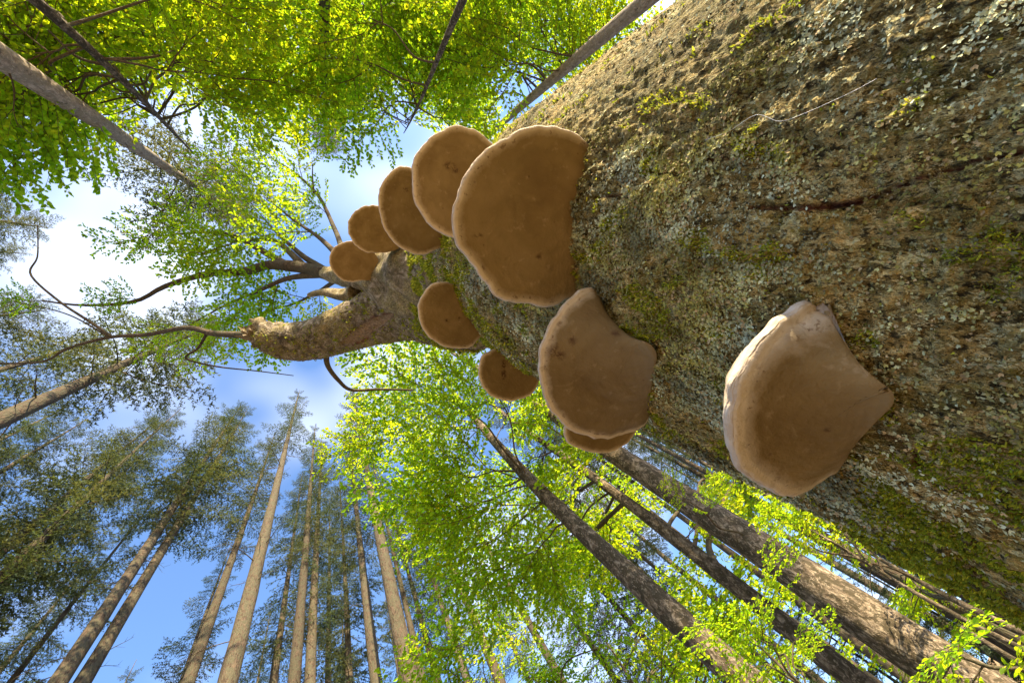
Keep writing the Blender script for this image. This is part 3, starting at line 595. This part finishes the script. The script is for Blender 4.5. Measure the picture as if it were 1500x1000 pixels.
# ------------------------------------------------------------------ trees
def solve(a, b, Rb, H):
    s_ = math.sin(abs((azim(*a) - azim(*b) + math.pi) % (2 * math.pi) - math.pi) / 2); m = ((a[0] + b[0]) / 2, (a[1] + b[1]) / 2)
    ct = 1 / math.tan(zenith(*m)); D = (Rb * (1 - HC / H)) / (s_ + Rb * ct / H)
    return azim(*m), D
def trunk_path(H, lean=(0, 0), bend=0.1, seed=0, n=44):
    t = np.linspace(0, 1, n); r = np.random.default_rng(seed)
    x = lean[0] * t + bend * np.sin(t * math.pi * r.uniform(1, 2) + r.uniform(0, 6)) * t * (1 - t) * 2; y = lean[1] * t + bend * np.sin(t * math.pi * r.uniform(1, 2) + r.uniform(0, 6)) * t * (1 - t) * 2
    return np.stack([x, y, t * H], -1)
def spruce(label, az_, D, H, Rb, live=.48, blen=2.4, dens=1.0, seed=0, dead=16, lean=(0, 0), group='spruces of the surrounding forest', bend=.12, bark=None):
    r = random.Random(seed); x, y = D * math.cos(az_), D * math.sin(az_); z0 = gz(x, y) - .05
    t = empty('spruce_tree', (x, y, z0)); tag(t, label, 'tree', group)
    P_ = trunk_path(H, lean, bend, seed); f = P_[:, 2] / H; rad = Rb * (1 - f) ** .9 + .012 + .35 * Rb * np.exp(-f * H / .35)
    V, fs = tube(P_, rad, 14, .10, seed); link('trunk', mesh('trunk', V, fs, bark or M_SPRUCE), t)
    def axis(z): k = z / H * (len(P_) - 1); i_ = min(int(k), len(P_) - 2); q_ = k - i_; return P_[i_] * (1 - q_) + P_[i_ + 1] * q_
    z = live * H; ya = r.uniform(0, 6)
    while z < H * .985:
        f = (z / H - live) / (1 - live); n = r.randrange(3, 5)
        ln = blen * (0.16 + 1.0 * (1 - f) ** .8 * min(1, .55 + f * 3))
        for k in range(n):
            yaw = ya + k * 2 * math.pi / n + r.uniform(-.35, .35)
            place('needle_branch', NEED[r.randrange(4)], t, axis(z + r.uniform(-.15, .15)), yaw, -.12 + .75 * f ** 1.5 + r.uniform(-.12, .12), r.uniform(-.3, .3), ln / 2.6 * r.uniform(.75, 1.15))
        ya += 0.9; z += r.uniform(.80, 1.45) / dens * (1.0 - .35 * f) * H / 28
    for k in range(dead):
        z = H * r.uniform(.14, live + .05); a = axis(z); yw = r.uniform(0, 6.28)
        place('dead_branch', DEADB[r.randrange(3)], t, a, yw, r.uniform(-.35, .15), 0, Rb * (1 - z / H) + r.uniform(.25, 1.2))
    return t
def sp(label, a, b, H, Rb, **kw):
    H *= 1.14; kw['live'] = kw.get('live', .5) + .04
    az_, D = solve(a, b, Rb, H); print('SPRUCE', label[:30], 'az', round(az_ / D2R), 'D', round(D, 1)); return spruce(label, az_, D, H, Rb, **kw)
sp('tall spruce with stout pale trunk and dark knots, bright yellow leaves both sides', (0, 65), (0, 103), 23, .215, live=.52, blen=2.4, seed=1, dead=18, bark=M_PALE)
sp('spruce hanging a sunlit bushy top into the gap of blue sky above the fungus row', (468, 0), (482, 0), 19, .16, live=.60, blen=1.3, seed=3, dead=10)
sp('spruce rising alone with brown trunk behind the long bare beech branch', (0, 604), (0, 628), 27, .25, live=.48, blen=2.6, seed=5, dead=16)
sp('spruce with bare grey trunk and broken dead twigs standing against white sky', (317, 1000), (346, 1000), 33, .29, live=.62, blen=1.6, seed=7, dead=34)
sp('thin dark spruce trunk standing between the bare grey one and the golden crowns', (419, 1000), (437, 1000), 34, .28, live=.5, blen=1.6, seed=8)
sp('thin spruce trunk with a brown shaded bark close against the golden crowns', (448, 1000), (464, 1000), 33, .28, live=.42, blen=1.9, seed=9)
sp('stout straight spruce with long mossy trunk beside the green beech leaves', (587, 1000), (614, 1000), 32, .27, live=.55, blen=1.7, seed=10)
sp('slim spruce leaning close beside the stout mossy spruce', (545, 1000), (562, 1000), 33, .27, live=.45, blen=1.9, seed=11)
sp('pale slender spruce pole half hidden behind the stout mossy spruce', (613, 1000), (624, 1000), 34, .24, live=.5, blen=1.7, seed=12)
sp('mossy brown spruce trunk, larger of a close pair', (68, 1000), (97, 1000), 31, .28, live=.52, blen=2.4, seed=13)
sp('mossy brown spruce trunk, thinner of a close pair', (109, 1000), (134, 1000), 31, .26, live=.5, blen=2.4, seed=14)
sp('slim spruce trunk slanting through blue-lit twigs, thicker of two parallel stems', (0, 832), (0, 850), 30, .26, live=.45, blen=2.5, seed=15)
sp('slim spruce trunk slanting through blue-lit twigs, thinner of two parallel stems', (0, 860), (0, 874), 30, .25, live=.45, blen=2.4, seed=16)
sp('very thin dark spruce beside the mossy pair', (14, 1000), (24, 1000), 27, .18, live=.5, blen=1.8, seed=17)
sp('golden slender pole rising through the hanging green beech leaves', (820, 1000), (834, 1000), 30, .21, live=.72, blen=1.2, seed=18, dead=6)
sp('dark spruce trunk showing only between hanging beech sprays', (724, 1000), (740, 1000), 29, .26, live=.52, blen=1.8, seed=19)
sp('thin dark spruce trunk beside the mossy stout spruce, tip hidden in leaves', (682, 1000), (694, 1000), 29, .24, live=.5, blen=1.8, seed=20)
sp('sunny golden-brown spruce with crown glowing behind the thin dark trunks', (507, 1000), (517, 1000), 31, .24, live=.35, blen=2.3, seed=21)
# crowns reaching in from the sides and the distant stand
far = [(172, 9.0, 20, .22, .5, 2.2), (-170, 8.9, 20.5, .24, .36, 2.7), (148, 12.5, 25, .25, .55, 2.0), (112, 19, 30, .27, .5, 2.0), (130, 21, 31, .27, .5, 2.2), (103, 24, 31, .26, .35, 2.4), (92, 25, 32, .26, .33, 2.4), (85, 27, 32, .26, .35, 2.4),
       (76, 25, 30, .26, .4, 2.3), (69, 24, 28, .25, .4, 2.3), (60, 22, 27, .25, .42, 2.2), (54, 21, 26, .24, .4, 2.2), (48, 24, 28, .25, .38, 2.4), (142, 20, 30, .27, .45, 2.4), (118, 27, 30, .27, .35, 2.6),
       (163, 10.5, 27, .24, .45, 2.4), (139, 14, 33, .27, .5, 2.4), (111, 13, 35, .27, .6, 2.0), (101, 17, 37, .28, .5, 2.2), (94, 20, 38, .28, .45, 2.2), (80, 19, 36, .28, .5, 2.2), (-176, 14, 30, .26, .4, 2.6), (152, 17, 34, .27, .4, 2.6)]
nm = ['bushy spruce crown reaching in over the bare forked twig', 'spruce crown with blue-lit drooping twigs beside the leafy beech edge', 'dense spruce crown beside the pair of parallel slanting stems', 'spruce crown crossed by the bare grey trunk', 'spruce crown spread behind the mossy pair of trunks', 'golden spruce crown behind the bare grey trunk', 'golden spruce crown glowing behind the two thin dark trunks',
      'tall golden spruce behind the stout mossy trunk', 'distant spruce behind the dark trunk among beech sprays', 'distant spruce behind the golden slender pole', 'distant spruce beyond the hanging beech leaves', 'distant spruce seen between the slender pole and the smooth mid beech', 'distant spruce filling the gap behind the smooth mid beech', 'spruce crown behind the thicker parallel stem', 'yellow-green spruce top between the mossy pair and the bare grey trunk',
      'spruce behind the long bare beech branch with drooping twigs', 'tall spruce filling the sky beside the two parallel stems', 'tall spruce between the mossy pair and the bare grey trunk', 'tall spruce just behind the thin dark trunk', 'slender spruce towering behind the golden crowns', 'tall spruce between the stout mossy trunk and the beech leaves', 'spruce beyond the bare forked twig', 'distant tall spruce beyond the lone brown trunk']
for (a, D, H, Rb, lv, bl), lb in zip(far, nm): spruce(lb, a * D2R, D, H, Rb, live=lv, blen=bl, seed=int(a * 3 + 900), dead=10)
for k, (a, D) in enumerate([(-24, 12), (-12, 16), (-3, 10.5), (6, 19), (12, 13), (18, 22)]):   # the stand goes on behind the old trunk
    spruce('spruce standing hidden behind the massive old beech trunk', a * D2R, D, 24, .22, live=.4, blen=2.2, seed=1500 + k, dead=8, group='spruces behind the old beech')
# pole-stage trunks low beside the old beech (seen almost level)
lows = [(24.5, 15, .20), (26.0, 22, .24), (27.2, 11, .14), (28.3, 18, .24), (29.6, 26, .26), (30.8, 14, .12), (31.6, 21, .24), (32.8, 30, .26), (38.6, 16, .16), (40.5, 20, .22), (42.5, 13, .10), (44.0, 25, .25), (46.5, 18, .13)]
lw = ['straight grey forest trunk close along the mossy flank of the old beech', 'sunlit pole between the old beech flank and the mottled beech']
for k, (a, D, Rb) in enumerate(lows):
    spruce(lw[0] if a < 33 else 'shaded thin trunk between the mottled beech and the smooth mid beech', a * D2R, D, 24 + (k * 7) % 6, Rb, live=.55, blen=2.0, seed=700 + k, dead=6, group='trunks beside the old beech flank' if a < 33 else 'trunks between the two beeches', bend=.25)

for k in range(16):
    a = 16 + 50 * ((k * 0.618) % 1); D = 17 + 19 * ((k * 0.37) % 1)
    spruce('young bushy spruce on the slope behind the trunks beside the old beech', a * D2R, D, 6 + (k * 5) % 8, .09, live=.08, blen=1.9, seed=1200 + k, dead=0, group='young spruces on the far slope')
class Beech:
    def __init__(s, label, az_, D, H, Rb, seed=0, group='beeches of the surrounding forest', bend=.35, taper=.8, lean=(0, 0), name='beech_tree', bark=None):
        x, y = D * math.cos(az_), D * math.sin(az_); s.z0 = gz(x, y) - .05; s.o = empty(name, (x, y, s.z0)); tag(s.o, label, 'tree', group)
        s.org = np.array([x, y, s.z0]); s.H = H; s.P = trunk_path(H, lean, bend, seed, 60); f = s.P[:, 2] / H; s.rad = Rb * (1 - f) ** taper + .01 + .4 * Rb * np.exp(-f * H / .4)
        V, fs = tube(s.P, s.rad, 18, .08, seed); link('trunk', mesh('trunk', V, fs, bark or M_BEECH), s.o); s.r = random.Random(seed + 5); s.n = 0; s.xy = (x, y)
    def axis(s, z):
        k = min(max(z / s.H, 0), 1) * (len(s.P) - 1); i_ = min(int(k), len(s.P) - 2); q_ = k - i_; return s.P[i_] * (1 - q_) + s.P[i_ + 1] * q_, s.rad[i_]
    def limb(s, tgt, sprays=3, sc_=1.0, rise=.45, r0=None, name='limb'):
        t = np.asarray(tgt) - s.org; hd = math.hypot(t[0] - s.axis(t[2])[0][0], t[1] - s.axis(t[2])[0][1]); z = max(min(t[2] - rise * hd - .2, s.H * .97), min(1.5, s.H * .3)); a, rr_ = s.axis(z)
        L = np.linalg.norm(t - a); r0 = r0 or min(rr_ * .7, .010 + .0065 * L); s.n += 1
        mid = a * .5 + t * .5 + np.array([s.r.uniform(-.12, .12) * L, s.r.uniform(-.12, .12) * L, .10 * L]); q1 = a * .75 + t * .25 + np.array([0, 0, .05 * L]) + np.array([s.r.uniform(-.05, .05) * L, s.r.uniform(-.05, .05) * L, 0]); q3 = mid * .45 + t * .55 + np.array([s.r.uniform(-.06, .06) * L, s.r.uniform(-.06, .06) * L, .02 * L])
        P_ = spline([a, q1, mid, q3, t], 22); V, fs = tube(P_, np.linspace(r0, .006, 22) , 6, .1, s.n); lo = link(name, mesh(name, V, fs, M_TWIG), s.o)
        s.sprays(P_, sprays, sc_, lo)
        return P_
    def sprays(s, P_, sprays, sc_=1.0, lo=None):
        for k in range(sprays):
            f = 1.0 - .52 * k / max(1, sprays) - (0 if k == 0 else s.r.uniform(0, .1)); i_ = min(int(f * (len(P_) - 1)), len(P_) - 1); d = P_[i_] - P_[max(i_ - 2, 0)]; yaw = math.atan2(d[1], d[0]) + (0 if k == 0 else (1 if k % 2 else -1) * s.r.uniform(.5, 1.1))
            place('leafy_branch', SPRAY[s.r.randrange(5)], lo, P_[i_], yaw, s.r.uniform(-.15, .18), s.r.uniform(-.3, .3), sc_ * s.r.uniform(.85, 1.2))
def be(label, a, b, H, Rb, **kw):
    az_, D = solve(a, b, Rb, H); print('BEECH', label[:30], 'az', round(az_ / D2R), 'D', round(D, 1)); return Beech(label, az_, D, H, Rb, **kw)
B_C = be('slim smooth-barked beech rising beside the sunlit edge of the old trunk', (932, 0), (966, 0), 21, .17, seed=31, bend=.1, bark=M_PALE)
B_B2 = be('thin young beech with pale blotched stem among the canopy leaves', (690, 0), (701, 0), 13, .09, seed=32, bend=.25)
B_A2 = be('young beech with thin brown bending stem beside the stout pale spruce', (20, 0), (40, 0), 15, .11, seed=33, bend=.5)
B_G = be('stout beech with mottled lichen-blotched bark running beside the old trunk', (1345, 1000), (1478, 1000), 24, .24, seed=34, bend=.25)
B_K = be('smooth mid-sized beech trunk with leaves hanging over its foot', (1058, 987), (1100, 968), 17, .17, seed=35, bend=.25)
B_L = be('thin beech stem between the mottled beech and the smooth mid-sized beech', (999, 813), (1009, 799), 16, .13, seed=36, bend=.3)
rim_trees = [Beech(lb, a * D2R, D, H, Rb, seed=40 + k, bend=.3) for k, (a, D, H, Rb, lb) in enumerate([
    (-158, 8.6, 12.5, .12, 'young beech feeding yellow-green sprays over the spruce with dark knots'), (-122, 8.0, 11.5, .12, 'young beech whose sprays cross the thin brown bending stem'),
    (-104, 9.0, 13.0, .13, 'young beech with yellow-lit leaves between the knotty pale spruce and the sunlit bushy spruce'), (-92, 7.5, 11.5, .12, 'young beech hanging leaves around the sunlit bushy spruce top'), (-74, 7.6, 11.0, .12, 'young beech with green sprays above the fungus row'),
    (-52, 7.0, 8.5, .10, 'young beech spreading sprays beyond the slim smooth-barked beech'), (58, 8.0, 6.0, .08, 'young beech hanging green sprays around the golden slender pole'), (74, 8.5, 7.4, .09, 'young beech hanging green sprays beside the stout mossy spruce'), (30, 11, 5.5, .08, 'young beech with dappled sprays along the old beech flank')])]
LEAFERS = [B_C, B_B2, B_A2, B_G, B_K, B_L] + rim_trees
def inside(p, poly):
    x, y = p; c = False; n = len(poly)
    for i_ in range(n):
        (x1, y1), (x2, y2) = poly[i_], poly[i_ - 1]
        if (y1 > y) != (y2 > y) and x < (x2 - x1) * (y - y1) / (y2 - y1) + x1: c = not c
    return c
def fill(poly, step, rho, sprays, seed, sc_=1.0, trees=LEAFERS, prob=1.0, rise=.45):
    r = random.Random(seed); xs_ = [p[0] for p in poly]; ys_ = [p[1] for p in poly]; n = 0
    y = min(ys_)
    while y < max(ys_):
        x = min(xs_) + r.uniform(0, step)
        while x < max(xs_):
            p = (x + r.uniform(-.4, .4) * step, y + r.uniform(-.4, .4) * step)
            if inside(p, poly) and r.random() < prob:
                t = at_d(p[0], p[1], r.uniform(*rho)); best = min((b for b in trees if b.H * .98 > t[2] - 1.0 - b.z0), key=lambda b: math.hypot(t[0] - b.xy[0], t[1] - b.xy[1]), default=None)
                if best: best.limb(t, sprays, sc_, rise); n += 1
            x += step
        y += step
    print('FILL', seed, n)
fill([(-60, -50), (470, -50), (450, 120), (330, 120), (160, 180), (-60, 180)], 62, (10.5, 14.5), 5, 1, sc_=1.2)
fill([(430, -50), (930, -50), (870, 60), (730, 185), (600, 205), (545, 190), (470, 120)], 56, (10.5, 14), 5, 2, sc_=1.2)
fill([(540, 500), (690, 530), (800, 600), (900, 660), (900, 800), (760, 860), (600, 760), (545, 610)], 62, (8, 11.5), 4, 3)
fill([(640, 760), (900, 800), (1010, 1000), (1000, 1060), (660, 1060)], 88, (8, 13), 3, 4)
fill([(900, 660), (1000, 760), (1250, 1000), (1250, 1060), (1040, 1060), (960, 880)], 74, (8, 12), 3, 5, trees=[B_G, B_L, rim_trees[6], rim_trees[8]])
fill([(960, 640), (1060, 700), (1450, 900), (1400, 900), (1000, 700)], 36, (9, 16), 4, 6)
fill([(560, 640), (660, 800), (640, 960), (590, 800)], 80, (9, 13), 2, 7, prob=.7)
# shoot on the mottled beech
d = B_G.xy
p = at_d(1010, 735, 6.0); B_G.limb(p, 2, .35, .2, name='shoot')
# saplings near the foot of the old beech
for k, (px, py, dd, H, lb) in enumerate([(1475, 955, 3.2, 1.75, 'beech sapling with lit yellow-green leaves near the mossy foot of the old trunk'), (1215, 790, 5.4, 3.4, 'slender beech sapling catching sun beside the old trunk flank'), (1130, 960, 5.0, 2.9, 'leafy beech sapling in front of the smooth mid-sized beech foot')]):
    t = at_d(px, py, dd); b = Beech(lb, math.atan2(t[1], t[0]), math.hypot(t[0], t[1]), t[2] + .25, .018, seed=80 + k, bend=.1, group='beech saplings', name='beech_sapling')
    for m in range(7 if k == 0 else 4):
        b.limb(t + np.array([rnd.uniform(-.35, .35), rnd.uniform(-.35, .35), rnd.uniform(-.25, .15)]), 3 if k == 0 else 2, .42, .3)

# ------------------------------------------------------------------ living crown and bare branches of the old beech
def px_branch(pts, r0, r1, name='branch', parent=snag, sprays=0, sc_=.55, seed=0, mat=M_TWIG, n=30, wob=.15, sides=8):
    P_ = spline([at_h(*p) for p in pts], n); rad_ = np.linspace(r0, r1, n) if not isinstance(r0, list) else np.interp(np.linspace(0, 1, n), np.linspace(0, 1, len(r0)), r0)
    V, fs = tube(P_ - BASE, rad_, sides, wob, seed); lo = link(name, mesh(name, V, fs, mat, attrs={'pale': np.full(len(V), .8)}), parent)
    r = random.Random(seed)
    for k in range(sprays):
        f = 1 - .8 * k / max(1, sprays); i_ = min(int(f * (n - 1)), n - 1); d_ = P_[i_] - P_[max(i_ - 2, 0)]; yaw = math.atan2(d_[1], d_[0]) + (0 if k == 0 else r.choice([-1, 1]) * r.uniform(.5, 1.2))
        place('leafy_branch', SPRAY[r.randrange(5)], lo, P_[i_] - BASE, yaw, r.uniform(-.1, .25), r.uniform(-.3, .3), sc_ * r.uniform(.8, 1.2))
    return P_
px_branch([(775, 388, 1.45), (700, 398, 1.85), (632, 404, 2.3), (578, 406, 2.7), (545, 405, 3.1), (515, 404, 3.8), (480, 401, 5.0)], [.16, .25, .26, .20, .14, .10, .085], 0, 'living_limb', mat=M_SNAG, seed=1, n=90, sides=48, wob=.22)
px_branch([(482, 401, 5.0), (440, 392, 5.6), (395, 388, 6.2), (355, 398, 6.8), (300, 402, 7.3), (240, 420, 7.9), (195, 442, 8.3), (120, 447, 9.0), (60, 440, 9.6)], .080, .012, sprays=3, seed=2)
px_branch([(420, 388, 5.9), (380, 365, 6.5), (340, 345, 7.0), (300, 340, 7.5), (240, 345, 8.2)], .050, .010, sprays=4, seed=3)
px_branch([(450, 396, 5.5), (425, 370, 6.1), (400, 352, 6.7), (360, 352, 7.2), (330, 352, 7.6)], .050, .010, sprays=4, seed=4)
px_branch([(480, 398, 5.0), (440, 372, 5.9), (405, 340, 6.7), (385, 318, 7.2)], .045, .008, sprays=3, seed=5)
px_branch([(500, 380, 4.6), (470, 350, 5.4), (430, 322, 6.2), (400, 298, 6.8)], .035, .006, sprays=3, seed=6)
px_branch([(505, 375, 4.6), (490, 335, 5.4), (465, 285, 6.3), (430, 252, 7.0), (395, 230, 7.6)], .035, .006, sprays=5, seed=7, sc_=.55)
px_branch([(460, 284, 6.3), (458, 262, 6.5), (458, 240, 6.8)], .016, .005, seed=8)
px_branch([(470, 402, 5.2), (420, 408, 5.8), (375, 428, 6.4), (330, 447, 7.0), (270, 480, 7.8)], .040, .008, sprays=6, seed=9)
px_branch([(500, 405, 4.8), (470, 425, 5.6), (430, 445, 6.4), (390, 455, 7.0)], .030, .007, sprays=5, seed=10)
px_branch([(520, 430, 3.2), (500, 432, 3.5), (470, 428, 3.8), (452, 432, 3.95)], .055, .018, 'dead_stub', mat=M_SNAG, seed=11, sides=20, wob=.4)
px_branch([(385, 488, 3.9), (350, 490, 4.2), (310, 488, 4.6), (272, 480, 5.0), (215, 490, 5.6), (160, 494, 6.1), (100, 510, 6.6), (60, 530, 7.0), (-20, 532, 7.8)], .034, .010, seed=12)
px_branch([(165, 494, 6.05), (130, 470, 6.3), (85, 440, 6.7), (45, 402, 7.1), (55, 375, 7.3), (55, 330, 7.7)], .018, .006, seed=13)
px_branch([(302, 490, 4.7), (290, 510, 4.85), (273, 525, 5.0), (320, 537, 5.1), (375, 543, 5.2), (430, 550, 5.3)], .014, .005, seed=14)
px_branch([(478, 515, 3.42), (480, 535, 3.5), (495, 556, 3.6), (515, 571, 3.7), (555, 570, 3.8), (605, 571, 3.9)], .024, .008, seed=15)
px_branch([(160, 494, 6.1), (110, 465, 6.5), (70, 452, 6.8), (10, 440, 7.2)], .010, .004, seed=16)
print('OBJECTS', len(bpy.data.objects))
